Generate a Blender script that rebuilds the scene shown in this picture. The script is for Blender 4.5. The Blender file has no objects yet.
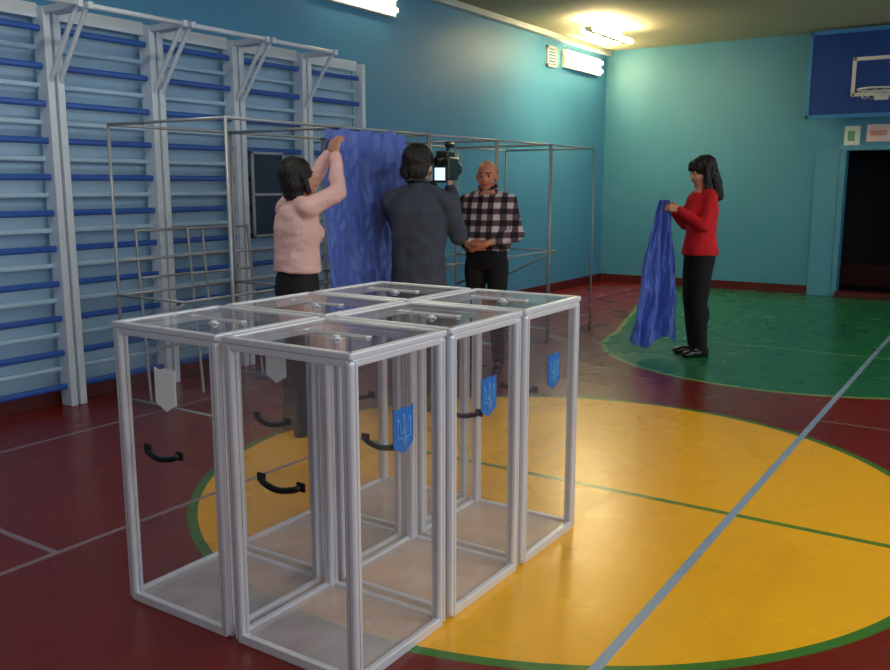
import bpy, bmesh, math, random
from mathutils import Vector, Matrix, noise
random.seed(3)
V=Vector
scene=bpy.context.scene
COL=scene.collection
scene.view_settings.view_transform='Standard'

# ------------------------------------------------------------ materials
def lin(c):
    return tuple(((x/255)/12.92 if x/255<=0.04045 else (((x/255)+0.055)/1.055)**2.4) for x in c)+(1,)
def newmat(name):
    m=bpy.data.materials.new(name); m.use_nodes=True
    nt=m.node_tree; nt.nodes.clear()
    out=nt.nodes.new('ShaderNodeOutputMaterial')
    return m,nt,out
def pbr(name,rgb,rough=.5,metal=0,var=.12,scale=8,bump=0,bscale=60,coat=0,emis=None,es=0,sheen=0):
    m,nt,out=newmat(name)
    b=nt.nodes.new('ShaderNodeBsdfPrincipled')
    tc=nt.nodes.new('ShaderNodeTexCoord')
    nz=nt.nodes.new('ShaderNodeTexNoise'); nz.inputs['Scale'].default_value=scale; nz.inputs['Detail'].default_value=4
    nt.links.new(tc.outputs['Object'],nz.inputs['Vector'])
    mix=nt.nodes.new('ShaderNodeMix'); mix.data_type='RGBA'
    c=lin(rgb)
    mix.inputs[6].default_value=tuple(x*(1-var) for x in c[:3])+(1,)
    mix.inputs[7].default_value=tuple(min(1,x*(1+var)) for x in c[:3])+(1,)
    nt.links.new(nz.outputs['Fac'],mix.inputs[0])
    nt.links.new(mix.outputs[2],b.inputs['Base Color'])
    b.inputs['Roughness'].default_value=rough; b.inputs['Metallic'].default_value=metal
    b.inputs['Coat Weight'].default_value=coat
    b.inputs['Sheen Weight'].default_value=sheen
    if emis: 
        b.inputs['Emission Color'].default_value=lin(emis); b.inputs['Emission Strength'].default_value=es
    if bump:
        n2=nt.nodes.new('ShaderNodeTexNoise'); n2.inputs['Scale'].default_value=bscale
        nt.links.new(tc.outputs['Object'],n2.inputs['Vector'])
        bp=nt.nodes.new('ShaderNodeBump'); bp.inputs['Strength'].default_value=bump; bp.inputs['Distance'].default_value=.01
        nt.links.new(n2.outputs['Fac'],bp.inputs['Height']); nt.links.new(bp.outputs['Normal'],b.inputs['Normal'])
    nt.links.new(b.outputs[0],out.inputs[0])
    return m
def clear(name,tint,haze,hazecol,rough=.03,ior=1.45):
    m,nt,out=newmat(name)
    tr=nt.nodes.new('ShaderNodeBsdfTransparent'); tr.inputs[0].default_value=tint
    gl=nt.nodes.new('ShaderNodeBsdfGlossy'); gl.inputs['Roughness'].default_value=rough
    df=nt.nodes.new('ShaderNodeBsdfDiffuse'); df.inputs[0].default_value=lin(hazecol)
    tc=nt.nodes.new('ShaderNodeTexCoord'); nz=nt.nodes.new('ShaderNodeTexNoise'); nz.inputs['Scale'].default_value=6
    nt.links.new(tc.outputs['Object'],nz.inputs['Vector'])
    mp=nt.nodes.new('ShaderNodeMapRange'); mp.inputs['To Min'].default_value=haze*.6; mp.inputs['To Max'].default_value=haze*1.4
    nt.links.new(nz.outputs['Fac'],mp.inputs['Value'])
    m1=nt.nodes.new('ShaderNodeMixShader'); nt.links.new(mp.outputs[0],m1.inputs[0])
    nt.links.new(tr.outputs[0],m1.inputs[1]); nt.links.new(df.outputs[0],m1.inputs[2])
    geo=nt.nodes.new('ShaderNodeNewGeometry')
    im=nt.nodes.new('ShaderNodeMapRange'); im.inputs['To Min'].default_value=ior; im.inputs['To Max'].default_value=1/ior
    nt.links.new(geo.outputs['Backfacing'],im.inputs['Value'])
    fr=nt.nodes.new('ShaderNodeFresnel'); nt.links.new(im.outputs[0],fr.inputs['IOR'])
    m2=nt.nodes.new('ShaderNodeMixShader'); nt.links.new(fr.outputs[0],m2.inputs[0])
    nt.links.new(m1.outputs[0],m2.inputs[1]); nt.links.new(gl.outputs[0],m2.inputs[2])
    nt.links.new(m2.outputs[0],out.inputs[0])
    return m

def floor_mat():
    m,nt,out=newmat('painted_court_floor')
    N=nt.nodes; L=nt.links
    geo=N.new('ShaderNodeNewGeometry'); sep=N.new('ShaderNodeSeparateXYZ'); L.new(geo.outputs['Position'],sep.inputs[0])
    x,y=sep.outputs[0],sep.outputs[1]
    def M(op,a,b=None):
        n=N.new('ShaderNodeMath'); n.operation=op
        for i,v in enumerate((a,b)):
            if v is None: continue
            if isinstance(v,(int,float)): n.inputs[i].default_value=v
            else: L.new(v,n.inputs[i])
        return n.outputs[0]
    def dist(cx,cy):
        dx=M('SUBTRACT',x,cx); dy=M('SUBTRACT',y,cy)
        return M('SQRT',M('ADD',M('MULTIPLY',dx,dx),M('MULTIPLY',dy,dy)))
    AND=lambda a,b:M('MULTIPLY',a,b)
    OR=lambda a,b:M('MAXIMUM',a,b)
    lt=lambda a,b:M('LESS_THAN',a,b); gt=lambda a,b:M('GREATER_THAN',a,b)
    band=lambda s,c,w: lt(M('ABSOLUTE',M('SUBTRACT',s,c)),w)
    def noi(scale,vec=None,detail=4):
        n=N.new('ShaderNodeTexNoise'); n.inputs['Scale'].default_value=scale; n.inputs['Detail'].default_value=detail
        L.new(vec if vec else geo.outputs['Position'],n.inputs['Vector']); return n.outputs['Fac']
    def mix(f,a,b):
        n=N.new('ShaderNodeMix'); n.data_type='RGBA'
        if isinstance(f,(int,float)): n.inputs[0].default_value=f
        else: L.new(f,n.inputs[0])
        for i,v in ((6,a),(7,b)):
            if isinstance(v,tuple): n.inputs[i].default_value=v
            else: L.new(v,n.inputs[i])
        return n.outputs[2]
    n1=noi(1.3)
    red=mix(n1,lin((100,20,10)),lin((122,30,16)))
    grn=mix(n1,lin((24,92,62)),lin((42,116,76)))
    yel=mix(n1,lin((232,162,16)),lin((250,188,30)))
    kc=-1.55
    dk=dist(kc,8.33)
    wy=M('ADD',1.8,M('MULTIPLY',M('SUBTRACT',y,8.33),.27))
    ax=M('ABSOLUTE',M('SUBTRACT',x,kc))
    far=gt(y,8.33)
    key_in=OR(AND(lt(dk,1.79),lt(y,8.34)),AND(far,lt(ax,wy)))
    key_out=OR(AND(lt(dk,1.84),lt(y,8.34)),AND(far,lt(ax,M('ADD',wy,.05))))
    col=mix(key_out,red,lin((120,150,84)))
    col=mix(key_in,col,grn)
    col=mix(AND(key_in,band(y,8.33,.02)),col,lin((96,150,100)))
    col=mix(AND(band(y,5.85,.015),gt(x,-1.0)),col,lin((130,90,80)))
    dc=dist(-1.9,3.88)
    col=mix(lt(dc,1.81),col,lin((62,118,44)))
    ins=lt(dc,1.765)
    col=mix(ins,col,yel)
    col=mix(AND(ins,band(y,3.9,.02)),col,lin((88,124,44)))
    col=mix(band(x,-.985,.019),col,lin((136,158,182)))
    col=mix(AND(band(x,-3.2,.014),lt(y,3.6)),col,lin((140,120,130)))
    col=mix(band(x,-4.72,.014),col,lin((140,120,130)))
    col=mix(AND(band(y,1.93,.014),lt(x,-3.19)),col,lin((140,120,130)))
    fr=M('FRACT',M('MULTIPLY',x,9.0)); seam=lt(fr,.03)
    col=mix(M('MULTIPLY',seam,.06),col,(.01,.005,.004,1))
    scuff=noi(9,detail=6)
    mr=N.new('ShaderNodeMapRange'); mr.inputs[1].default_value=.58; mr.inputs[2].default_value=.85; mr.inputs[4].default_value=.10
    L.new(scuff,mr.inputs[0]); col=mix(mr.outputs[0],col,lin((130,100,75)))
    b=N.new('ShaderNodeBsdfPrincipled'); L.new(col,b.inputs['Base Color'])
    rr=N.new('ShaderNodeMapRange'); rr.inputs[3].default_value=.24; rr.inputs[4].default_value=.32
    L.new(noi(2.5,detail=1),rr.inputs[0]); L.new(rr.outputs[0],b.inputs['Roughness'])
    b.inputs['Specular IOR Level'].default_value=.38
    bp=N.new('ShaderNodeBump'); bp.inputs['Strength'].default_value=.12; bp.inputs['Distance'].default_value=.003
    hgt=M('SUBTRACT',noi(5,detail=0),M('MULTIPLY',seam,.3)); L.new(hgt,bp.inputs['Height']); L.new(bp.outputs[0],b.inputs['Normal'])
    L.new(b.outputs[0],out.inputs[0])
    return m
def plaid_mat():
    m,nt,out=newmat('plaid_cotton'); N=nt.nodes;L=nt.links
    tc=N.new('ShaderNodeTexCoord'); sep=N.new('ShaderNodeSeparateXYZ'); L.new(tc.outputs['Object'],sep.inputs[0])
    def M(op,a,b=None):
        n=N.new('ShaderNodeMath'); n.operation=op
        for i,v in enumerate((a,b)):
            if v is None: continue
            if isinstance(v,(int,float)): n.inputs[i].default_value=v
            else: L.new(v,n.inputs[i])
        return n.outputs[0]
    sx=M('LESS_THAN',M('FRACT',M('MULTIPLY',sep.outputs[0],11)),.5)
    sz=M('LESS_THAN',M('FRACT',M('MULTIPLY',sep.outputs[2],11)),.5)
    s=M('MULTIPLY',M('ADD',sx,sz),.5)
    cr=N.new('ShaderNodeValToRGB'); cr.color_ramp.interpolation='CONSTANT'
    cr.color_ramp.elements[0].position=0; cr.color_ramp.elements[0].color=lin((200,190,194))
    cr.color_ramp.elements[1].position=.4; cr.color_ramp.elements[1].color=lin((92,66,74))
    e=cr.color_ramp.elements.new(.9); e.color=lin((20,18,26))
    L.new(s,cr.inputs[0])
    b=N.new('ShaderNodeBsdfPrincipled'); b.inputs['Roughness'].default_value=.9; L.new(cr.outputs[0],b.inputs['Base Color'])
    L.new(b.outputs[0],out.inputs[0]); return m

MT=dict(
 wall=pbr('turquoise_wall_paint',(72,140,170),.5,var=.06,scale=2,bump=.15,bscale=14),
 wallb=pbr('blue_turquoise_wall_paint',(76,146,188),.5,var=.06,scale=2,bump=.15,bscale=14),
 wallp=pbr('brightness_painted_wall_blue',(160,196,222),.6,var=.10,scale=3),  # lightened blue, brightness put into the colour behind the wall bars
 ceil=pbr('ceiling_paint',(172,166,136),.8,var=.06,scale=3),
 trimw=pbr('white_trim_paint',(200,205,200),.5),
 base=pbr('dark_red_baseboard_paint',(86,26,24),.4),
 jamb=pbr('door_frame_paint',(84,148,178),.4),
 dark=pbr('corridor_painted_shade',(24,36,48),.7),  # dark colour stands in for the shade inside the open doorway
 upr=pbr('pale_painted_wood',(216,230,244),.45,var=.05),
 rung=pbr('blue_painted_wood',(44,92,180),.35),
 rungp=pbr('pale_blue_painted_wood',(172,206,230),.4),
 tube=pbr('grey_steel_tube',(160,168,176),.4,.3),
 alu=pbr('brushed_aluminium',(228,230,238),.34,.3,var=.04,scale=20),
 groove=pbr('profile_groove',(150,153,162),.45,.3),
 black=pbr('black_plastic',(14,14,16),.35),
 blue=pbr('blue_plaque_plastic',(34,112,196),.35),
 white=pbr('white_plaque_plastic',(236,240,246),.4),
 lightblue=pbr('pale_blue_print',(104,166,220),.4),
 cloth=pbr('blue_nylon_fabric',(76,108,204),.45,var=.15,scale=4,sheen=.3),
 skin=pbr('skin',(210,150,124),.5,var=.06,scale=20),
 skin2=pbr('tanned_skin',(200,128,98),.5,var=.06,scale=20),
 eye=pbr('dark_eye',(30,22,20),.2),
 browm=pbr('brown_eyebrow',(70,50,42),.8),
 lip=pbr('lip',(160,76,72),.5),
 hairb=pbr('black_hair',(20,15,17),.5,var=.3,scale=90,bump=.9,bscale=90),
 hairg=pbr('grey_cropped_hair',(110,96,88),.7,var=.3,scale=90),
 pink=pbr('pink_knit',(234,190,188),.9,bump=.5,bscale=120),
 redk=pbr('red_knit',(206,18,34),.85,bump=.4,bscale=180),
 jacket=pbr('charcoal_jacket_cloth',(60,68,84),.8,bump=.3,bscale=160),
 denim=pbr('dark_denim',(22,22,32),.85,bump=.3,bscale=200),
 blackc=pbr('black_cloth',(13,13,17),.85,bump=.3,bscale=200),
 shoe=pbr('black_leather',(12,11,12),.3),
 plaid=plaid_mat(),
 floor=floor_mat(),
 glass=clear('clear_acrylic',(.985,.985,.99,1),.022,(220,222,232)),
 gbase=clear('scratched_acrylic_base',(.96,.96,.97,1),.46,(232,228,234),rough=.12),
 glid=clear('clear_acrylic_lid',(.97,.97,.975,1),.10,(220,218,226),rough=.06),
 board=pbr('backboard_blue_paint',(22,60,136),.4),
 boardf=pbr('backboard_frame_paint',(60,128,190),.4),
 panel=pbr('dark_blue_panel',(26,48,78),.5),
 rimm=pbr('white_rim_paint',(220,215,210),.4),
 net=pbr('white_net_cord',(215,215,210),.8),
 tubeL=pbr('fluorescent_tube',(255,250,230),.3,emis=(255,244,205),es=10),
 tubeW=pbr('fluorescent_tube_bright',(255,250,230),.3,emis=(255,230,170),es=60),
 housing=pbr('lamp_housing_white',(240,240,225),.5),
 screen=pbr('lcd_screen',(200,220,235),.3,emis=(215,232,245),es=1.0),
 paperg=pbr('white_card_sheet',(222,226,214),.7),
 greenp=pbr('green_print',(110,160,120),.7),
 pinkp=pbr('pale_pink_card',(228,200,200),.7),
 redp=pbr('red_print',(206,140,142),.7),
 winf=pbr('window_frame_paint',(215,220,220),.5),
 pane=pbr('bright_daylight_pane',(220,230,240),.2,emis=(205,225,245),es=1.3),
)

# ------------------------------------------------------------ mesh helpers
def mk(name,bm,mat,parent=None,smooth=False,loc=None):
    me=bpy.data.meshes.new(name); bmesh.ops.recalc_face_normals(bm,faces=bm.faces); bm.to_mesh(me); bm.free()
    if mat: me.materials.append(mat)
    if smooth:
        for p in me.polygons: p.use_smooth=True
    o=bpy.data.objects.new(name,me); COL.objects.link(o)
    if parent: o.parent=parent
    if loc is not None: o.location=loc
    return o
def root(name,loc,rotz=0,label='',cat='',group=None):
    e=bpy.data.objects.new(name,None); COL.objects.link(e); e.empty_display_size=.1
    e.location=loc; e.rotation_euler=(0,0,rotz)
    e['label']=label; e['category']=cat
    if group: e['group']=group
    return e
def bx(bm,c,s,bev=0,rot=None,mi=0):
    M=Matrix.Translation(V(c)) @ (rot.to_4x4() if rot else Matrix()) @ Matrix.Diagonal((s[0],s[1],s[2],1))
    r=bmesh.ops.create_cube(bm,size=1,matrix=M)
    if mi:
        for f in {f for v in r['verts'] for f in v.link_faces}: f.material_index=mi
    if bev:
        es={e for v in r['verts'] for e in v.link_edges}
        bmesh.ops.bevel(bm,geom=list(es),offset=bev,segments=3,affect='EDGES',profile=.5)
def cyl(bm,p0,p1,r,n=12,r2=None):
    p0,p1=V(p0),V(p1); d=p1-p0; L=d.length
    q=V((0,0,1)).rotation_difference(d.normalized())
    M=Matrix.Translation((p0+p1)/2)@q.to_matrix().to_4x4()
    bmesh.ops.create_cone(bm,cap_ends=True,segments=n,radius1=r,radius2=r if r2 is None else r2,depth=L,matrix=M)
def capsule(bm,p0,p1,r0,r1,n=12,m=4):
    p0,p1=V(p0),V(p1); d=p1-p0
    if d.length<1e-5: d=V((0,0,1e-4)); p1=p0+d
    z=d.normalized(); x=z.orthogonal().normalized(); y=z.cross(x)
    rings=[]
    for i in range(1,m+1):
        a=i/m*math.pi/2; rings.append((p0-z*r0*math.cos(a),r0*math.sin(a)))
    for i in range(m):
        a=i/m*math.pi/2; rings.append((p1+z*r1*math.sin(a),r1*math.cos(a)))
    A=bm.verts.new(p0-z*r0); B=bm.verts.new(p1+z*r1); vs=[]
    for c,r in rings:
        vs.append([bm.verts.new(c+(x*math.cos(2*math.pi*k/n)+y*math.sin(2*math.pi*k/n))*r) for k in range(n)])
    for k in range(n):
        k2=(k+1)%n
        bm.faces.new((A,vs[0][k2],vs[0][k])); bm.faces.new((B,vs[-1][k],vs[-1][k2]))
        for i in range(len(vs)-1): bm.faces.new((vs[i][k],vs[i][k2],vs[i+1][k2],vs[i+1][k]))
def path(bm,pts,r,n=10):
    for a,b in zip(pts[:-1],pts[1:]): capsule(bm,a,b,r,r,n,3)
def sweep(bm,pts,r,n=8,closed=False):
    pts=[V(p) for p in pts]; rings=[]; N=len(pts); prev=None
    for i,p in enumerate(pts):
        a=pts[i-1] if (i>0 or closed) else p; b=pts[(i+1)%N] if (i<N-1 or closed) else p
        t=(b-a).normalized()
        x=t.orthogonal().normalized() if prev is None else (prev-t*prev.dot(t)).normalized()
        prev=x; y=t.cross(x)
        rings.append([bm.verts.new(p+(x*math.cos(2*math.pi*k/n)+y*math.sin(2*math.pi*k/n))*r) for k in range(n)])
    for i in range(N if closed else N-1):
        A,B=rings[i],rings[(i+1)%N]
        for k in range(n): bm.faces.new((A[k],A[(k+1)%n],B[(k+1)%n],B[k]))
    if not closed: bm.faces.new(rings[0][::-1]); bm.faces.new(rings[-1])
def ell(bm,c,r,M=None,n=20):
    T=Matrix.Translation(V(c))@Matrix.Diagonal((r[0],r[1],r[2],1))
    if M: T=M@T
    bmesh.ops.create_uvsphere(bm,u_segments=n,v_segments=n//2+2,radius=1,matrix=T)
def loft(bm,rings,n=24,p=2.2):
    vs=[]
    for (z,cx,cy,rx,ry) in rings:
        R=[]
        for k in range(n):
            a=2*math.pi*k/n; c,s=math.cos(a),math.sin(a)
            R.append(bm.verts.new((cx+rx*math.copysign(abs(c)**(2/p),c),cy+ry*math.copysign(abs(s)**(2/p),s),z)))
        vs.append(R)
    for i in range(len(vs)-1):
        for k in range(n): bm.faces.new((vs[i][k],vs[i][(k+1)%n],vs[i+1][(k+1)%n],vs[i+1][k]))
    bm.faces.new(vs[0][::-1]); bm.faces.new(vs[-1])
def quad(bm,pts):
    bm.faces.new([bm.verts.new(p) for p in pts])
def remesh(bm,name,voxel,it,mats,parent,fold=0,ffreq=(9,9,5),zmin=None,matfn=None):
    bmesh.ops.recalc_face_normals(bm,faces=bm.faces)
    me=bpy.data.meshes.new(name+'_src'); bm.to_mesh(me); bm.free()
    t=bpy.data.objects.new(name+'_src',me); COL.objects.link(t)
    r=t.modifiers.new('r','REMESH'); r.mode='VOXEL'; r.voxel_size=voxel
    if it:
        s=t.modifiers.new('s','SMOOTH'); s.factor=.5; s.iterations=it
    dg=bpy.context.evaluated_depsgraph_get(); dg.update()
    nm=bpy.data.meshes.new_from_object(t.evaluated_get(dg))
    bpy.data.objects.remove(t); bpy.data.meshes.remove(me)
    nm.name=name
    if fold:
        f=V(ffreq); off=V((random.random()*9,random.random()*9,0))
        ns=[v.normal.copy() for v in nm.vertices]
        for v,nn in zip(nm.vertices,ns):
            p=V((v.co.x*f.x,v.co.y*f.y,v.co.z*f.z))+off
            k=noise.noise(p)+.5*noise.noise(p*2.3)
            v.co+=nn*k*fold
    if zmin is not None:
        for v in nm.vertices:
            if v.co.z<zmin: v.co.z=zmin
    nm.materials.clear()
    for m in mats: nm.materials.append(m)
    for p in nm.polygons:
        p.use_smooth=True
        p.material_index=matfn(p.center) if matfn else 0
    o=bpy.data.objects.new(name,nm); COL.objects.link(o); o.parent=parent
    return o
def struct(o): o['kind']='structure'; return o

# ------------------------------------------------------------ room
XL,XR,YF,YB,H=-5.5,2.45,12.8,-4.2,3.5
def slab(name,c,s,mat):
    bm=bmesh.new(); bx(bm,c,s); return struct(mk(name,bm,mat))
slab('floor',((XL+XR)/2,(YF+YB)/2,-.05),(XR-XL+.4,YF-YB+.4,.1),MT['floor'])
slab('ceiling',((XL+XR)/2,(YF+YB)/2,H+.05),(XR-XL+.4,YF-YB+.4,.1),MT['ceil'])
slab('wall_left',(XL-.1,(YF+YB)/2,H/2),(.2,YF-YB+.4,H),MT['wallb'])
slab('wall_near',((XL+XR)/2,YB-.1,H/2),(XR-XL,.2,H),MT['wall'])
slab('wall_brightness_panel',(XL+.004,4.66,1.39),(.008,4.04,2.54),MT['wallp'])  # thin paler sheet standing in for more light on the wall behind the bars
DX0,DX1,DH=-2.03,-1.08,1.95
bm=bmesh.new()
bx(bm,((XL+DX0)/2,YF+.1,H/2),(DX0-XL,.2,H)); bx(bm,((XR+DX1)/2,YF+.1,H/2),(XR-DX1,.2,H))
bx(bm,((DX0+DX1)/2,YF+.1,(H+DH)/2),(DX1-DX0,.2,H-DH)); struct(mk('wall_far',bm,MT['wall']))
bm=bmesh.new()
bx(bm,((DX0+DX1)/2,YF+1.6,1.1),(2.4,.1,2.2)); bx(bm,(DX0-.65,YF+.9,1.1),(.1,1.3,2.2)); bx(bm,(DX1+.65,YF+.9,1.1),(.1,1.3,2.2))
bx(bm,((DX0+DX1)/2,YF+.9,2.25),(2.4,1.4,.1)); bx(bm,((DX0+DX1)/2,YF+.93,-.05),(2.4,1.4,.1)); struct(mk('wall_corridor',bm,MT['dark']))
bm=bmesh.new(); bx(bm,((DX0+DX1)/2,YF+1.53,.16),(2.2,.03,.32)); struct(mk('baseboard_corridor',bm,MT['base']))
bm=bmesh.new()
bx(bm,(DX0-.03,YF-.02,DH/2),(.07,.06,DH),.005); bx(bm,(DX1+.03,YF-.02,DH/2),(.07,.06,DH),.005); bx(bm,((DX0+DX1)/2,YF-.02,DH+.035),(DX1-DX0+.2,.06,.07),.005)
struct(mk('door_1',bm,MT['jamb']))
slab('trim_1',(-2.25,YF-.02,.98),(.30,.04,1.96),MT['jamb'])
bm=bmesh.new(); bx(bm,((DX0+DX1)/2,YF-.03,.035),(DX1-DX0,.3,.07),.01); struct(mk('trim_3',bm,MT['base']))
bm=bmesh.new(); 
wins=[(-2.6,-.6),(.6,2.6),(3.8,5.8),(7,9),(10.2,12.2)]
ys=[YB]+[q for w in wins for q in w]+[YF]
for i in range(0,len(ys),2): bx(bm,(XR+.1,(ys[i]+ys[i+1])/2,H/2),(.2,ys[i+1]-ys[i],H))
for a,b in wins:
    bx(bm,(XR+.1,(a+b)/2,.6),(.2,b-a,1.2)); bx(bm,(XR+.1,(a+b)/2,(3.1+H)/2),(.2,b-a,H-3.1))
struct(mk('wall_right',bm,MT['wall']))
for i,(a,b) in enumerate(wins):
    bm=bmesh.new(); y=(a+b)/2
    for yy in (a+.03,y,b-.03): bx(bm,(XR+.08,yy,2.15),(.06,.06,1.9),.004)
    for zz in (1.23,2.15,3.07): bx(bm,(XR+.08,y,zz),(.06,b-a,.06),.004)
    w=struct(mk('window_%d'%(i+1),bm,MT['winf']))
    bm=bmesh.new(); bx(bm,(XR+.15,y,2.15),(.02,b-a,1.9)); p=mk('window_pane',bm,MT['pane'],w)
bm=bmesh.new(); bx(bm,(XL+.015,(YF+YB)/2,.06),(.03,YF-YB,.12)); struct(mk('baseboard_left',bm,MT['base']))
bm=bmesh.new(); bx(bm,((XL-2.4)/2,YF-.015,.06),(-2.4-XL,.03,.12)); bx(bm,((XR+DX1+.07)/2,YF-.015,.06),(XR-DX1-.07,.03,.12)); struct(mk('baseboard_far',bm,MT['base']))
bm=bmesh.new(); bx(bm,(XL+.05,(YF+YB)/2,H-.035),(.1,YF-YB,.07),.01); struct(mk('trim_2',bm,MT['trimw']))

# ------------------------------------------------------------ lamps
def lamp(loc,mount,mat,label,strength,col,drop=0,up=0):
    L=root('fluorescent_lamp',loc,0,label,'ceiling lamp' if mount=='ceiling' else 'wall lamp')
    bm=bmesh.new()
    if mount=='ceiling':
        bx(bm,(0,0,-.03-drop),(.10 if drop else .24,1.2,.05),.008)
        if drop:
            for q in (-.4,.4): bx(bm,(0,q,-drop/2),(.03,.03,drop))
    else: bx(bm,(.03,0,0),(.06,1.2,.24),.008)
    mk('housing',bm,MT['housing'],L)
    for k in (-.06,.06):
        bm=bmesh.new()
        if mount=='ceiling':
            kk=k*(1.5 if drop else 1); zz=-.078-drop+(.04 if drop else 0)
            capsule(bm,(kk,-.56,zz),(kk,.56,zz),.028 if drop else .016,.028 if drop else .016)
        else: capsule(bm,(.085,-.56,k),(.085,.56,k),.024,.024)
        mk('tube',bm,mat,L,True)
    def al(e,lc,rt):
        ld=bpy.data.lights.new('lamp_light','AREA'); ld.shape='RECTANGLE'; ld.size=.22; ld.size_y=1.15; ld.energy=e; ld.color=col
        lo=bpy.data.objects.new('lamp_light',ld); COL.objects.link(lo); lo.parent=L; lo.location=lc; lo.rotation_euler=rt
    if mount=='ceiling':
        al(strength,(0,0,-.13-drop),(0,0,0))
        if up: al(up,(0,0,-.005-drop),(math.pi,0,0))
    else: al(strength,(.12,0,0),(0,math.radians(-90),0))
    return L
warm=(1,.82,.54)
lamp((-4.55,10.6,H),'ceiling',MT['tubeW'],'white twin-tube fluorescent lamp glowing warm on ceiling',15,warm,.12,34)
lamp((XL,11.85,3.22),'wall',MT['tubeW'],'bright warm fluorescent lamp on wall near corner',2.5,warm)
lamp((XL,6.75,3.28),'wall',MT['tubeL'],'white fluorescent lamp high on wall above wall bars',3,warm)
for p,e in (((-3.6,2.6),16),((.4,3.6),24),((-1.5,-1.2),27),((.5,7.0),20)):
    lamp((p[0],p[1],H),'ceiling',MT['tubeL'],'white twin-tube fluorescent lamp on ceiling over court',e,(1,.94,.83))
def area(loc,rot,sx,sy,e,col):
    ld=bpy.data.lights.new('daylight','AREA'); ld.shape='RECTANGLE'; ld.size=sx; ld.size_y=sy; ld.energy=e; ld.color=col
    o=bpy.data.objects.new('daylight',ld); COL.objects.link(o); o.location=loc; o.rotation_euler=rot
for (a,b),e in zip(wins,(32,34,28,21,15)):
    area((XR-.02,(a+b)/2,2.15),(0,math.radians(78),0),1.8,1.9,e,(.90,.95,1))
w=bpy.data.worlds.new('World'); scene.world=w; w.use_nodes=True
w.node_tree.nodes['Background'].inputs[0].default_value=(.5,.6,.7,1); w.node_tree.nodes['Background'].inputs[1].default_value=.3

r_=root('wall_vent',(XL,10.9,3.2),0,'small pale square ventilation grille on turquoise wall','vent')
bm=bmesh.new()
for s in (-1,1): bx(bm,(.015,s*.12,0),(.03,.03,.27)); bx(bm,(.015,0,s*.12),(.03,.27,.03))
mk('vent_frame',bm,MT['trimw'],r_)
bm=bmesh.new()
for k in range(5): bx(bm,(.014,0,-.08+.04*k),(.02,.22,.014))
mk('louvre_grille',bm,MT['upr'],r_)

# ------------------------------------------------------------ wall bars
def wallbars(y0,y1,label,brk=(-1,1)):
    R=root('wall_bars',(XL+.01,(y0+y1)/2,0),0,label,'wall bars','gymnastic wall bars along the wall')
    hw=(y1-y0)/2; zt=2.62
    for s in (-1,1):
        bm=bmesh.new(); bx(bm,(.12,s*(hw-.035),zt/2),(.12,.05,zt),.006)
        mk('upright',bm,MT['upr'],R)
    for k in range(11):
        bm=bmesh.new(); z=.14+.235*k
        bx(bm,(.13,0,z),(.032,2*hw-.11,.042),.013)
        mk('rung',bm,MT['rung'],R)
        if k<10:
            bm=bmesh.new(); bx(bm,(.085,0,z+.1175),(.028,2*hw-.11,.034),.012)
            o=mk('rung',bm,MT['rungp'],R); o['label']='pale blue rung'
    bm=bmesh.new(); bx(bm,(.1,0,zt-.02),(.03,2*hw-.11,.09),.005); mk('top_board',bm,MT['upr'],R)
    for s in brk:
        bm=bmesh.new()
        bx(bm,(.35,s*(hw-.035),zt-.02),(.40,.035,.045),.005)
        a=V((.17,s*(hw-.035),zt-.46)); b=V((.50,s*(hw-.035),zt-.03)); capsule(bm,a,b,.016,.016,8)
        mk('bracket',bm,MT['upr'],R)
    if brk:
        bm=bmesh.new(); cyl(bm,(.52,-hw+.02,zt-.02),(.52,hw-.02,zt-.02),.018,12); mk('pull_up_bar',bm,MT['upr'],R,True)
    return R
yb=[2.64,3.46,4.27,5.06,5.86,6.68]
lb=['pale wooden wall bars with blue rungs, cut by view edge','pale wooden wall bars with blue rungs beside voting booth frame','pale wooden wall bars with blue rungs behind booth frames','pale wooden wall bars with blue rungs behind person in pink','pale wooden wall bars with blue rungs, end of the row']
for i in range(5): wallbars(yb[i],yb[i+1],lb[i],() if i==4 else (-1,1))
# dark panel hung on the bars
R=root('hanging_panel',(-5.335,5.35,1.42),0,'dark blue rectangular panel hung on wall bars','panel')
bm=bmesh.new(); bx(bm,(.012,0,0),(.02,.38,.68),.004); mk('board',bm,MT['panel'],R)
bm=bmesh.new()
for s in (-1,1): bx(bm,(.02,s*.18,0),(.02,.025,.70),.003)
for z in (-.34,0,.34): bx(bm,(.02,0,z),(.02,.385,.022),.003)
mk('panel_frame',bm,MT['tube'],R)

# ------------------------------------------------------------ booths
def booth(y0,label):
    R=root('voting_booth_frame',(-4.275,y0+.5,0),0,label,'booth frame','row of voting booth frames')
    hx,hy,zt,r=.525,.492,1.88,.0105
    for sx in (-1,1):
        for sy in (-1,1):
            bm=bmesh.new(); cyl(bm,(sx*hx,sy*hy,0),(sx*hx,sy*hy,zt),r); mk('post',bm,MT['tube'],R,True)
    def rail(a,b):
        bm=bmesh.new(); cyl(bm,a,b,r*.9); mk('rail',bm,MT['tube'],R,True)
    for s in (-1,1):
        rail((s*hx,-hy,zt-.01),(s*hx,hy,zt-.01)); rail((-hx,s*hy,zt-.01),(hx,s*hy,zt-.01))
        rail((-hx,s*hy,.80),(hx*.2,s*hy,.80))
        rail((-hx,s*hy,.12),(hx,s*hy,.12))
        rail((-hx+.02,s*hy,.5),(hx*.2,s*hy,.79))
    rail((-hx,-hy,.80),(-hx,hy,.80)); rail((hx*.2,-hy,.80),(hx*.2,hy,.80)); rail((-hx,-hy,1.02),(-hx,hy,1.02))
    return R
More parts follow.
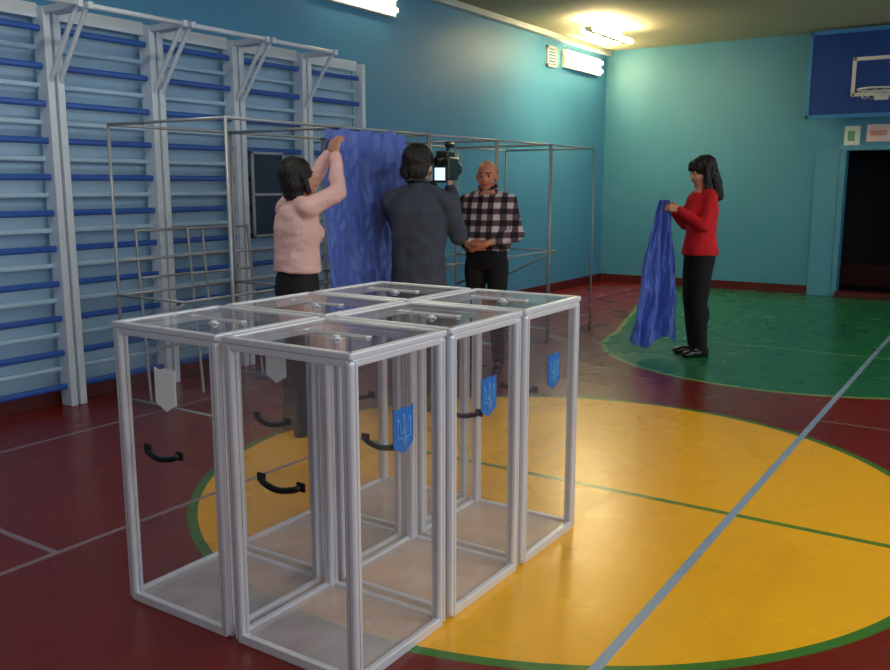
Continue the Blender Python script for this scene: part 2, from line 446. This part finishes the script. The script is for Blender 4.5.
for i in range(5):
    booth(3.45+1.01*i,['bare grey steel booth frame beside person in pink','bare grey steel booth frame with blue curtain on it','bare grey steel booth frame behind person in charcoal jacket','bare grey steel booth frame behind person in plaid shirt','bare grey steel booth frame at end of row'][i])
# folded spare frames leaning on the wall bars
for k in range(2):
    R=root('folded_booth_frame',(-5.02+.05*k,4.05+.42*k,0),0,'folded grey steel tube frame leaning on wall bars','booth frame','folded spare booth frames')
    r=.0105; a0=V((.10,-.30,r)); a1=V((.10,.30,r)); t0=V((-.20,-.12,1.18)); t1=V((-.20,.48,1.18))
    for p,q in ((a0,t0),(a1,t1)):
        bm=bmesh.new(); capsule(bm,p,q,r,r,10,3); mk('post',bm,MT['tube'],R,True)
    for f in (.30,.72,1.0):
        bm=bmesh.new(); cyl(bm,a0.lerp(t0,f),a1.lerp(t1,f),r*.9); mk('rail',bm,MT['tube'],R,True)

# ------------------------------------------------------------ ballot boxes
def shield(parent,mat,loc,rotz,trident=True):
    bm=bmesh.new(); w,h=.052,.075
    prof=[(-w,h),(-w*.55,h*.9),(0,h),(w*.55,h*.9),(w,h),(w,-h*.62),(w*.5,-h*.8),(0,-h),(-w*.5,-h*.8),(-w,-h*.62)]
    f=[bm.verts.new((x,-.0015,z)) for x,z in prof]; b=[bm.verts.new((x,.0015,z)) for x,z in prof]
    bm.faces.new(f); bm.faces.new(b[::-1])
    for i in range(len(prof)): j=(i+1)%len(prof); bm.faces.new((f[i],b[i],b[j],f[j]))
    o=mk('shield_plaque',bm,mat,parent,loc=loc); o.rotation_euler=(0,0,rotz)
    if trident:
        bm=bmesh.new(); q=-.0025
        P=lambda pts:sweep(bm,[(x,q,z) for x,z in pts],.0022,6)
        P([(0,.052),(.004,.03),(.004,.0),(0,-.05)]); P([(0,.052),(-.004,.03),(-.004,.0),(0,-.05)])
        for s in (-1,1):
            P([(s*.033,.042),(s*.033,-.02),(s*.012,-.022),(0,-.035)])
            P([(s*.033,.042),(s*.02,.025),(s*.02,-.005),(s*.008,-.012),(s*.003,.01)])
            P([(s*.012,-.022),(s*.010,-.038),(0,-.05)])
        mk('trident_emblem',bm,MT['lightblue'],o,True)
    return o
HX,HY=.262,.245; HB=1.035
def handle(parent,y,sgn,z=.585,x0=-.03):
    bm=bmesh.new()
    pts=[(x0-.080,y,z+.016),(x0-.077,y+sgn*.012,z+.016)]
    for k in range(9):
        t=k/8; x=x0-.070+.14*t; pts.append((x,y+sgn*(.014+.008*math.sin(math.pi*t)),z-.012*math.sin(math.pi*t)+.006))
    pts+=[(x0+.077,y+sgn*.012,z+.012),(x0+.080,y,z+.012)]
    sweep(bm,pts,.0105,10)
    for s in (-1,1): bx(bm,(x0+s*.083,y+sgn*.004,z+.014),(.034,.008,.03),.003)
    return mk('handle',bm,MT['black'],parent,True)
def ballot(cx,cy,kind,rear,label):
    R=root('ballot_box',(cx,cy,0),0,label,'ballot box','transparent ballot boxes standing together')
    bm=bmesh.new(); t=.040; hz=HB-.03; zc=HB/2-.01
    for sx in (-1,1):
        for sy in (-1,1):
            X,Y=sx*(HX-t/2),sy*(HY-t/2)
            bx(bm,(X,Y,zc),(t,t,hz),.011)
            bx(bm,(X,Y+sy*t*.005,zc),(.0025,t*1.01,hz-.01),0,None,1)
            bx(bm,(X+sx*t*.005,Y,zc),(t*1.01,.0025,hz-.01),0,None,1)
    for z,hh in ((.016,.032),(HB-.034,.022)):
        for s in (-1,1):
            bx(bm,(0,s*(HY-.013),z),(2*HX-.03,.022,hh),.003); bx(bm,(s*(HX-.013),0,z),(.022,2*HY-.03,hh),.003)
    fo=mk('frame',bm,MT['alu'],R); fo.data.materials.append(MT['groove'])
    lid=bpy.data.objects.new('lid',None); COL.objects.link(lid); lid.parent=R; lid.location=(0,0,HB-.012)
    bm=bmesh.new()
    for s in (-1,1):
        bx(bm,(0,s*(HY-.010),0),(2*HX,.024,.022),.005); bx(bm,(s*(HX-.010),0,0),(.024,2*HY,.022),.005)
    mk('lid_frame',bm,MT['alu'],lid)
    bm=bmesh.new(); a,c=HX-.02,HY-.02; quad(bm,[(-a,-c,.006),(a,-c,.006),(a,c,.006),(-a,c,.006)]); mk('lid_panel',bm,MT['glid'],lid)
    bm=bmesh.new()
    for s in (-1,1): bx(bm,(0,s*.012,.009),(.26,.004,.005),.001); bx(bm,(s*.13,0,.010),(.010,.028,.005),.001)
    mk('ballot_slot',bm,MT['alu'],lid)
    bm=bmesh.new(); cyl(bm,(.06,-.07,.006),(.06,-.07,.018),.011,16); bx(bm,(.06,-.07,.009),(.04,.016,.004),.001); mk('seal_knob',bm,MT['alu'],lid)
    bX,bY=HX-.012,HY-.012; z0,z1=.02,HB-.04
    sides=[('x',1),('y',-1)]
    if rear: sides.append(('y',1))
    if kind=='white': sides.append(('x',-1))
    for ax,s in sides:
        bm=bmesh.new()
        if ax=='x': c=HY-.02; quad(bm,[(s*bX,-c,z0),(s*bX,c,z0),(s*bX,c,z1),(s*bX,-c,z1)])
        else: c=HX-.02; quad(bm,[(-c,s*bY,z0),(c,s*bY,z0),(c,s*bY,z1),(-c,s*bY,z1)])
        mk('side_panel',bm,MT['glass'],R)
    bm=bmesh.new(); quad(bm,[(-bX,-bY,.022),(bX,-bY,.022),(bX,bY,.022),(-bX,bY,.022)]); mk('base_panel',bm,MT['gbase'],R)
    handle(R,-HY+.010,-1)
    if rear: handle(R,HY-.010,1)
    if kind=='blue': shield(R,MT['blue'],(HX-.006,.01,.75),math.radians(90))
    else: shield(R,MT['white'],(-.0,-HY+.006,.82),0,False)
    return R
for i,cx in enumerate((-1.795,-2.345)):
    for j in range(3):
        cy=1.84+HY+.52*j
        ballot(cx,cy,'blue' if i==0 else 'white',j==2,'clear acrylic ballot box, aluminium frame, %s shield plaque, black handle'%('blue' if i==0 else 'white'))

# ------------------------------------------------------------ basketball backboard
R=root('basketball_backboard',(-1.62,YF,2.36),0,'blue painted basketball backboard with white rim on far wall','basketball backboard')
bm=bmesh.new(); bx(bm,(0,-.32,.55),(1.8,.03,1.1),.004); mk('board',bm,MT['board'],R)
bm=bmesh.new()
for s in (-1,1): bx(bm,(s*.88,-.338,.55),(.05,.012,1.1),.002); bx(bm,(0,-.338,.55+s*.53),(1.8,.012,.05),.002)
mk('board_border',bm,MT['boardf'],R)
bm=bmesh.new()
for s in (-1,1): bx(bm,(s*.34,-.338,.50),(.045,.01,.48),.001); bx(bm,(0,-.338,.50+s*.22),(.70,.01,.045),.001)
mk('target_rectangle',bm,MT['rimm'],R)
bm=bmesh.new()
for sx in (-1,1):
    for z in (.2,.9): cyl(bm,(sx*.5,0,z),(sx*.5,-.31,z),.02)
mk('wall_bracket',bm,MT['tube'],R)
bm=bmesh.new(); zc=.30
sweep(bm,[(.225*math.cos(a),-.72+.225*math.sin(a),zc) for a in [2*math.pi*k/32 for k in range(32)]],.011,8,True)
bx(bm,(0,-.41,zc-.01),(.16,.16,.02),.003); bx(bm,(0,-.345,zc-.04),(.16,.012,.12),.003); rim=mk('rim',bm,MT['rimm'],R,True)
bm=bmesh.new()
for k in range(12):
    for sg in (-1,1):
        pts=[]
        for t in range(4):
            u=t/3; a=2*math.pi*k/12+sg*u*.5; rr=.222-.06*u
            pts.append((rr*math.cos(a),-.72+rr*math.sin(a),zc-.01-.10*u))
        sweep(bm,pts,.0025,5)
mk('net',bm,MT['net'],R)

def sign(x,z,w,h,mat,kind,label):
    S=root('wall_sign',(x,YF,z),0,label,'sign')
    bm=bmesh.new(); bx(bm,(0,-.01,0),(w,.015,h),.002); mk('sign_board',bm,mat,S)
    bm=bmesh.new()
    if kind=='g':
        bx(bm,(-.01,-.02,.0),(w*.45,.004,h*.5),.001)
        mk('printed_block',bm,MT['greenp'],S)
    else:
        bx(bm,(0,-.02,0),(w*.7,.004,h*.3))
        mk('printed_block',bm,MT['redp'],S)
sign(-1.975,2.14,.19,.26,MT['paperg'],'g','small white sign with green print above doorway')
sign(-1.66,2.17,.28,.22,MT['pinkp'],'r','small pale pink sign with red print above doorway')

# ------------------------------------------------------------ fabrics
def sheet(name,fn,nu,nv,mat,label,cat,loc=(0,0,0),rotz=0,thick=.003):
    bm=bmesh.new(); g=[[bm.verts.new(fn(i/nu,j/nv)) for i in range(nu+1)] for j in range(nv+1)]
    for j in range(nv):
        for i in range(nu): bm.faces.new((g[j][i],g[j][i+1],g[j+1][i+1],g[j+1][i]))
    o=mk(name,bm,mat,None,True,loc); o.rotation_euler=(0,0,rotz)
    s=o.modifiers.new('thick','SOLIDIFY'); s.thickness=thick
    o['label']=label; o['category']=cat
    return o
def curt(u,v):
    y=4.22+.84*u+.02*noise.noise(V((v*3,u*2,7)))
    top=min(1,v*6)
    n=noise.noise(V((u*5+v*1.6,v*1.3,1)))*.045+noise.noise(V((u*13-v*2.5,v*3.5,4)))*.028+noise.noise(V((u*26,v*16,9)))*.015
    x=-3.685+.010*math.sin(u*40)*(1-.7*top)+n*(.25+.75*top)
    z=1.868-1.22*v-.025*abs(math.sin(u*11+.5))*(1-v)+.03*v*math.sin(u*5)
    return (max(x,-3.728),y,z)
sheet('booth_curtain',curt,150,90,MT['cloth'],'blue nylon curtain being hung on steel booth frame','curtain')

# ------------------------------------------------------------ people
def hand(bm,w,d,n,right,curl=.5,s=1,spread=1):
    w=V(w); d=V(d).normalized(); n=V(n); n=(n-d*n.dot(d)).normalized()
    T=d.cross(n) if right else n.cross(d)
    lat=[.030,.010,-.010,-.028]; kn=[.086,.090,.086,.078]; Ls=[.070,.078,.072,.056]
    for i in range(4):
        k=w+d*kn[i]*s+T*lat[i]*s
        capsule(bm,w+T*lat[i]*.55*s,k,.0145*s,.0125*s,8,3)
        p=k; ang=curl*.35; r=.0092
        for f in (.45,.30,.25):
            ang+=curl*.5
            q=p+(d*math.cos(ang)+n*math.sin(ang)+T*lat[i]*.8*spread).normalized()*Ls[i]*f*s
            capsule(bm,p,q,r*s,(r-.0007)*s,8,3); r-=.0007; p=q
    a=w+d*.022*s+T*.022*s; b=a+(T*.75+d*.65+n*.25).normalized()*.042*s
    c=b+(T*.25+d*.9+n*.45*curl*2).normalized()*.034*s; e=c+(d*.9+n*.6*curl*2).normalized()*.026*s
    capsule(bm,a,b,.0145*s,.0115*s,8,3); capsule(bm,b,c,.0115*s,.010*s,8,3); capsule(bm,c,e,.010*s,.0085*s,8,3)

def person(P):
    s=P['H']/1.70; fem=P.get('female',False); loc=P['loc']; dx,dy=P['face']
    R=root('person',(loc[0],loc[1],0),math.atan2(-dx,dy),P['label'],'person')
    sw=P.get('shw',.165 if fem else .185)
    if fem: tor=[(.84,.13,.10),(.90,.165,.115),(.97,.155,.11),(1.02,.135,.10),(1.07,.120,.092),(1.18,.13,.10),(1.28,.14,.108),(1.36,.135,.092),(1.41,.085,.07),(1.46,.052,.052)]
    else: tor=[(.84,.13,.10),(.90,.155,.112),(.98,.152,.112),(1.02,.148,.11),(1.08,.145,.11),(1.2,.156,.115),(1.30,.165,.118),(1.365,.145,.10),(1.42,.09,.075),(1.465,.058,.058)]
    lean=P.get('lean',0); belly=P.get('belly',0)
    def rings(lo,hi,inf,loose=0):
        out=[]
        for z,rx,ry in tor:
            if lo<=z<=hi: 
                bb=belly*math.exp(-((z-1.08)/.12)**2)
                lo_=loose*math.exp(-((z-1.06)/.09)**2)
                out.append((z*s,0,(lean*(z-.9)+bb*.6)*s,(rx+inf+lo_+bb*.3)*s,(ry+inf+bb*.5+lo_)*s))
        return out
    L=lambda z:lean*(z-.9)
    shz=P.get('shz',(0,0))
    sh={k:V((k*sw,L(1.38)-.01,1.358+shz[0 if k<0 else 1]))*s for k in (-1,1)}
    hip={k:V((k*.088,0,.88))*s for k in (-1,1)}
    kn={k:V(P['knee'][0 if k<0 else 1])*s for k in (-1,1)}
    an={k:V(P['ankle'][0 if k<0 else 1])*s for k in (-1,1)}
    el={k:V(P['elbow'][0 if k<0 else 1])*s for k in (-1,1)}
    wr={k:V(P['wrist'][0 if k<0 else 1])*s for k in (-1,1)}
    footd={k:V(P.get('foot',((-.2,1,0),(.2,1,0)))[0 if k<0 else 1]).normalized() for k in (-1,1)}
    hc=V((0,L(1.5)+.015,1.582-P.get('headdown',0)))*s
    Hm=Matrix.Translation(hc)@Matrix.Rotation(P.get('hyaw',0),4,'Z')@Matrix.Rotation(P.get('hpitch',0),4,'X')@Matrix.Scale(s*1.06,4)
    hp=lambda p:Hm@V(p)
    ar=1 if not fem else .86
    bm=bmesh.new()
    loft(bm,rings(.84,1.5,0))
    for k in (-1,1):
        capsule(bm,V((k*.035,L(1.42)-.012,1.425))*s,sh[k]+V((0,0,.002)),.036*s,.048*s*ar)
        capsule(bm,sh[k],el[k],.048*s*ar,.037*s*ar); capsule(bm,el[k],wr[k],.038*s*ar,.025*s*ar)
        m=el[k].lerp(wr[k],.3); capsule(bm,el[k].lerp(wr[k],.15),m,.040*s*ar,.037*s*ar)
        capsule(bm,hip[k],kn[k],.082*s,.052*s); capsule(bm,kn[k],an[k],.050*s,.034*s)
        cm=kn[k].lerp(an[k],.3)+V((0,-.015,0))*s; ell(bm,cm,(.05*s,.052*s,.11*s))
        capsule(bm,an[k]+V((0,0,-.03))*s,an[k]+footd[k]*.12*s+V((0,0,-.05))*s,.03*s,.022*s)
        h=P['hand'][0 if k<0 else 1]
        hand(bm,wr[k],h[0],h[1],k>0,h[2],s*(.92 if fem else 1))
    if fem:
        for k in (-1,1): ell(bm,V((k*.068,L(1.27)+.075,1.26))*s,(.055*s,.055*s,.055*s))
    capsule(bm,V((0,L(1.42)-.012,1.42))*s,hp((0,-.015,-.06)),(.05 if fem else .056)*s,(.046 if fem else .054)*s)
    ell(bm,(0,-.012,.022),(.072,.092,.086),Hm); ell(bm,(0,.016,-.03),(.058,.068,.082),Hm)
    ell(bm,(0,.03,-.082),(.038,.042,.03),Hm)
    capsule(bm,hp((0,.080,.0)),hp((0,.098,-.03)),.008*s,.012*s,10)
    for k in (-1,1):
        ell(bm,(k*.072,-.005,-.012),(.011,.02,.032),Hm); ell(bm,(k*.029,.072,.0),(.014,.012,.009),Hm)
        capsule(bm,hp((k*.012,.082,.018)),hp((k*.045,.068,.018)),.007*s,.006*s,8)
        ell(bm,(k*.035,.055,-.04),(.022,.022,.022),Hm)
        ell(bm,(k*.010,.096,-.034),(.008,.008,.007),Hm)
    ell(bm,(0,.080,-.058),(.022,.010,.005),Hm); ell(bm,(0,.079,-.067),(.019,.010,.006),Hm)
    eyes=[hp((k*.029,.082,.0)) for k in (-1,1)]
    def mf(c):
        c=V(c)
        for e in eyes:
            if (c-e).length<.0095*s: return 1
        q=Hm.inverted()@c
        if abs(q.x)<.021 and abs(q.z+.062)<.007 and q.y>.07: return 2
        for k in (-1,1):
            if abs(q.x-k*.030)<.017 and abs(q.z-.021)<.004 and q.y>.06: return 3
        return 0
    remesh(bm,'body',.0062,2,[P.get('skinm',MT['skin']),MT['eye'],MT['lip'],MT['browm']],R,matfn=mf)
    bm=bmesh.new()
    lw=P.get('legw',.015)
    loft(bm,rings(.84,1.03,.011))
    for k in (-1,1):
        capsule(bm,hip[k],kn[k],(.082+lw)*s,(.054+lw)*s); capsule(bm,kn[k],an[k]+V((0,0,-.01))*s,(.052+lw)*s,(.036+lw)*s)
        cm=kn[k].lerp(an[k],.3)+V((0,-.012,0))*s; ell(bm,cm,((.05+lw)*s,(.052+lw)*s,.12*s))
    remesh(bm,'trousers',.011,4,[P['trouser']],R,fold=.006)
    for k in (-1,1):
        bm=bmesh.new(); a=V((an[k].x,an[k].y,0)); f=footd[k]
        Mf=Matrix.Translation(a)@V((0,1,0)).rotation_difference(f).to_matrix().to_4x4()@Matrix.Scale(s,4)
        ell(bm,(0,-.02,.045),(.042,.055,.055),Mf); ell(bm,(0,.07,.032),(.044,.12,.036),Mf); ell(bm,(0,.13,.026),(.046,.065,.028),Mf); capsule(bm,Mf@V((0,0,.05)),Mf@V((0,.0,.1)),.044*s,.044*s)
        bx(bm,Mf@V((0,-.035,.015)),(.06*s,.06*s,.03*s))
        remesh(bm,'shoe',.008,3,[MT['shoe']],R,zmin=.0)
    bm=bmesh.new(); hem=P.get('hem',.9); inf=P.get('inf',.018); ti=P.get('sleeve',.014)
    rg=rings(max(.9,hem),1.43,inf,P.get('loose',0))
    if hem<.9: rg=[(hem*s,0,0,(.162+inf)*s,(.118+inf)*s)]+rg
    loft(bm,rg)
    for k in (-1,1):
        capsule(bm,V((k*.035,L(1.42)-.012,1.425))*s,sh[k]+V((0,0,.002)),(.036+.015)*s,(.048*ar+max(ti,.016))*s)
        we=el[k].lerp(wr[k],P.get('cuff',.93))
        capsule(bm,sh[k],el[k],(.049*ar+ti)*s,(.038*ar+ti)*s); capsule(bm,el[k],we,(.039*ar+ti)*s,(.027*ar+ti*.8)*s)
    if fem:
        for k in (-1,1): ell(bm,V((k*.066,L(1.27)+.078,1.26))*s,(.066*s,.064*s,.066*s))
    capsule(bm,V((0,L(1.42)-.012,1.40))*s,V((0,L(1.45)-.012,1.432+P.get('collar',0)))*s,.072*s,(.066 if not fem else .058)*s)
    o=remesh(bm,P['topname'],.0105,4,[P['top']],R,fold=P.get('fold',.007),ffreq=P.get('ffreq',(9,9,9)))
    if P.get('collarpart'):
        bm=bmesh.new(); zc=1.482
        pts=[]
        for i in range(21):
            a=math.radians(115+i/20*310)
            pts.append(V((math.cos(a)*.068,math.sin(a)*.070-.012+L(1.45),zc-.016*math.sin(a)))*s)
        sweep(bm,pts,.013*s,8)
        for k in (-1,1):
            capsule(bm,V((k*.028,L(1.45)+.052,zc-.014))*s,V((k*.052,L(1.4)+.085,1.405))*s,.013*s,.009*s,8)
        remesh(bm,'collar',.006,1,[P['top']],R)
    bm=bmesh.new()
    for h in P['hair']:
        if h[0]=='e': ell(bm,h[1],h[2],Hm)
        else: capsule(bm,hp(h[1]),hp(h[2]),h[3]*s,h[4]*s)
    remesh(bm,'hair',.008,1,[P['hairm']],R,fold=P.get('hfold',.007),ffreq=(38,38,14))
    return R,s

std_knee=((-.095,.02,.49),(.095,.02,.49)); std_ank=((-.10,-.02,.085),(.10,-.02,.085))
bob=[('e',(0,-.024,.036),(.092,.100,.092)),('e',(0,-.055,-.02),(.092,.064,.088)),('e',(0,-.06,-.075),(.078,.054,.054)),
     ('c',(-.076,-.01,.02),(-.080,.0,-.075),.024,.020),('c',(.076,-.01,.02),(.080,.0,-.075),.024,.020)]
person(dict(H=1.655,female=True,loc=(-3.58,3.81),face=(.36,.93),label='person in pink sweater reaching up to hang blue curtain',
  knee=std_knee,ankle=std_ank,elbow=((-.24,.22,1.53),(.06,.27,1.50)),wrist=((-.21,.35,1.74),(-.12,.35,1.73)),
  hand=(((.0,.30,1),(.3,1,-.2),.7),((-.15,.25,1),(-.2,1,-.2),.7)),lean=.04,hpitch=.22,hyaw=-.05,shz=(.045,.045),shw=.155,
  trouser=MT['denim'],top=MT['pink'],topname='sweater',hairm=MT['hairb'],hair=bob,cuff=.93,hem=1.0,inf=.024,loose=.018,sleeve=.022,fold=.009,ffreq=(9,9,14)))
person(dict(H=1.745,loc=(-3.30,4.68),face=(-.30,.95),label='person in charcoal jacket seen from behind, filming with camcorder',
  knee=std_knee,ankle=std_ank,elbow=((-.20,.20,1.19),(.235,.10,1.14)),wrist=((.03,.24,1.46),(.165,.15,1.44)),
  hand=(((.25,.1,1),(.9,.1,0),.5),((-.05,.3,1),(-1,.0,.2),.6)),shw=.178,
  trouser=MT['blackc'],top=MT['jacket'],topname='jacket',inf=.028,sleeve=.022,hem=.76,collar=.012,fold=.012,cuff=.96,hfold=.010,collarpart=True,
  hairm=MT['hairb'],hair=[('e',(0,-.024,.038),(.092,.104,.094)),('e',(0,-.058,-.03),(.090,.062,.074))],hyaw=-.15))
person(dict(H=1.705,loc=(-3.56,6.0),face=(.22,-.97),label='person in plaid shirt standing with hands clasped',skinm=MT['skin2'],headdown=.014,
  knee=std_knee,ankle=std_ank,elbow=((-.25,.0,1.11),(.25,.0,1.11)),wrist=((-.075,.235,1.05),(.07,.245,1.03)),
  hand=(((1,.25,-.25),(0,-.6,-.6),.5),((-1,.25,-.15),(0,-.6,.5),.5)),belly=.045,shw=.172,
  trouser=MT['blackc'],top=MT['plaid'],topname='plaid_shirt',inf=.022,sleeve=.022,hem=.97,collar=.0,fold=.015,loose=.014,collarpart=True,cuff=.72,
  hairm=MT['hairg'],hair=[('e',(0,-.038,.010),(.079,.074,.070))],hyaw=.1,hpitch=-.05))
longh=[('e',(0,-.024,.040),(.096,.104,.094)),('e',(0,-.065,-.03),(.096,.072,.092)),
  ('c',(-.05,.055,.07),(-.052,.076,.030),.022,.012),('c',(-.018,.065,.075),(-.018,.088,.028),.024,.012),('c',(.018,.065,.075),(.018,.088,.028),.024,.012),('c',(.05,.055,.07),(.052,.076,.030),.022,.012),
  ('c',(-.078,.0,.03),(-.096,-.005,-.17),.028,.030),('c',(.078,.0,.03),(.096,-.005,-.17),.028,.030),
  ('c',(0,-.08,-.05),(0,-.112,-.20),.068,.054),('c',(-.04,-.08,-.05),(-.073,-.098,-.20),.056,.042),('c',(.04,-.08,-.05),(.073,-.098,-.20),.056,.042)]
RW,sR=person(dict(H=1.73,female=True,loc=(-2.33,7.58),face=(-.74,-.67),label='person in red sweater with long black hair holding blue fabric',
  knee=((-.085,.02,.49),(.085,.02,.49)),ankle=((-.085,-.02,.085),(.085,-.03,.085)),
  elbow=((-.20,.06,1.13),(.20,.06,1.13)),wrist=((-.075,.235,1.27),(.075,.215,1.25)),
  hand=(((.35,1,.25),(1,-.2,-.5),.7),((-.35,1,.2),(-1,-.2,-.5),.7)),hpitch=-.12,hfold=.012,
  trouser=MT['blackc'],top=MT['redk'],topname='sweater',hairm=MT['hairb'],hair=longh,cuff=.95,hem=.88,legw=.018,inf=.024,fold=.010,
  foot=((-.15,1,0),(.15,1,0))))
def drape(u,v):
    c=u-.5
    wid=.09+.38*v**.8
    y=.345+.040*v+c*wid+.035*noise.noise(V((u*3,v*4,8)))*v
    amp=.015+.02*v
    x=amp*math.sin(u*17+v*1.5)+noise.noise(V((u*4+v,v*2.5,3)))*.07*(.3+v)+noise.noise(V((u*12-v*3,v*7,5)))*.030+noise.noise(V((u*24,v*18,6)))*.013
    z=1.375-1.24*v-.05*abs(c)*v+.05*math.sin(u*7)*v+.03*noise.noise(V((u*6,1,1)))*v
    return (x,y,z)
sheet('blue_fabric',drape,110,110,MT['cloth'],'bundle of blue nylon curtain fabric held in hands','fabric',(-2.33,7.58,0),math.atan2(.74,-.67))

# camcorder
ang=math.atan2(.30,.95)
C=root('camcorder',(0,0,0),ang,'black handheld camcorder with lit flip-out screen','video camera')
rotM=Matrix.Rotation(ang,4,'Z'); C.location=V((-3.30,4.68,0))+rotM@V((.142,.17,1.605))
bm=bmesh.new(); bx(bm,(0,0,0),(.11,.24,.15),.014); bx(bm,(0,-.02,.09),(.08,.18,.05),.008); mk('camera_body',bm,MT['black'],C)
bm=bmesh.new(); cyl(bm,(0,.12,0),(0,.19,0),.045,20); cyl(bm,(0,.185,0),(0,.21,0),.054,20); mk('lens',bm,MT['black'],C,True)
bm=bmesh.new(); cyl(bm,(-.01,-.12,.05),(-.01,-.16,.06),.020,14,.026); mk('viewfinder',bm,MT['black'],C,True)
bm=bmesh.new(); path(bm,[(0,.02,.16),(0,.15,.16)],.020); bx(bm,(0,.05,.13),(.02,.03,.04)); mk('microphone',bm,MT['black'],C,True)
bm=bmesh.new(); bx(bm,(-.005,-.132,-.035),(.095,.01,.11),.003); sc=mk('flip_screen',bm,MT['black'],C)
bm=bmesh.new(); bx(bm,(-.005,-.1385,-.035),(.070,.002,.08)); mk('display',bm,MT['screen'],sc)

# ------------------------------------------------------------ camera
cd=bpy.data.cameras.new('Camera'); cam=bpy.data.objects.new('Camera',cd); COL.objects.link(cam)
cd.sensor_width=36; cd.lens=35.0; cd.clip_start=.05
cam.location=(0,0,1.5); cam.rotation_euler=(math.radians(90-9.84),0,math.radians(33.45))
scene.camera=cam
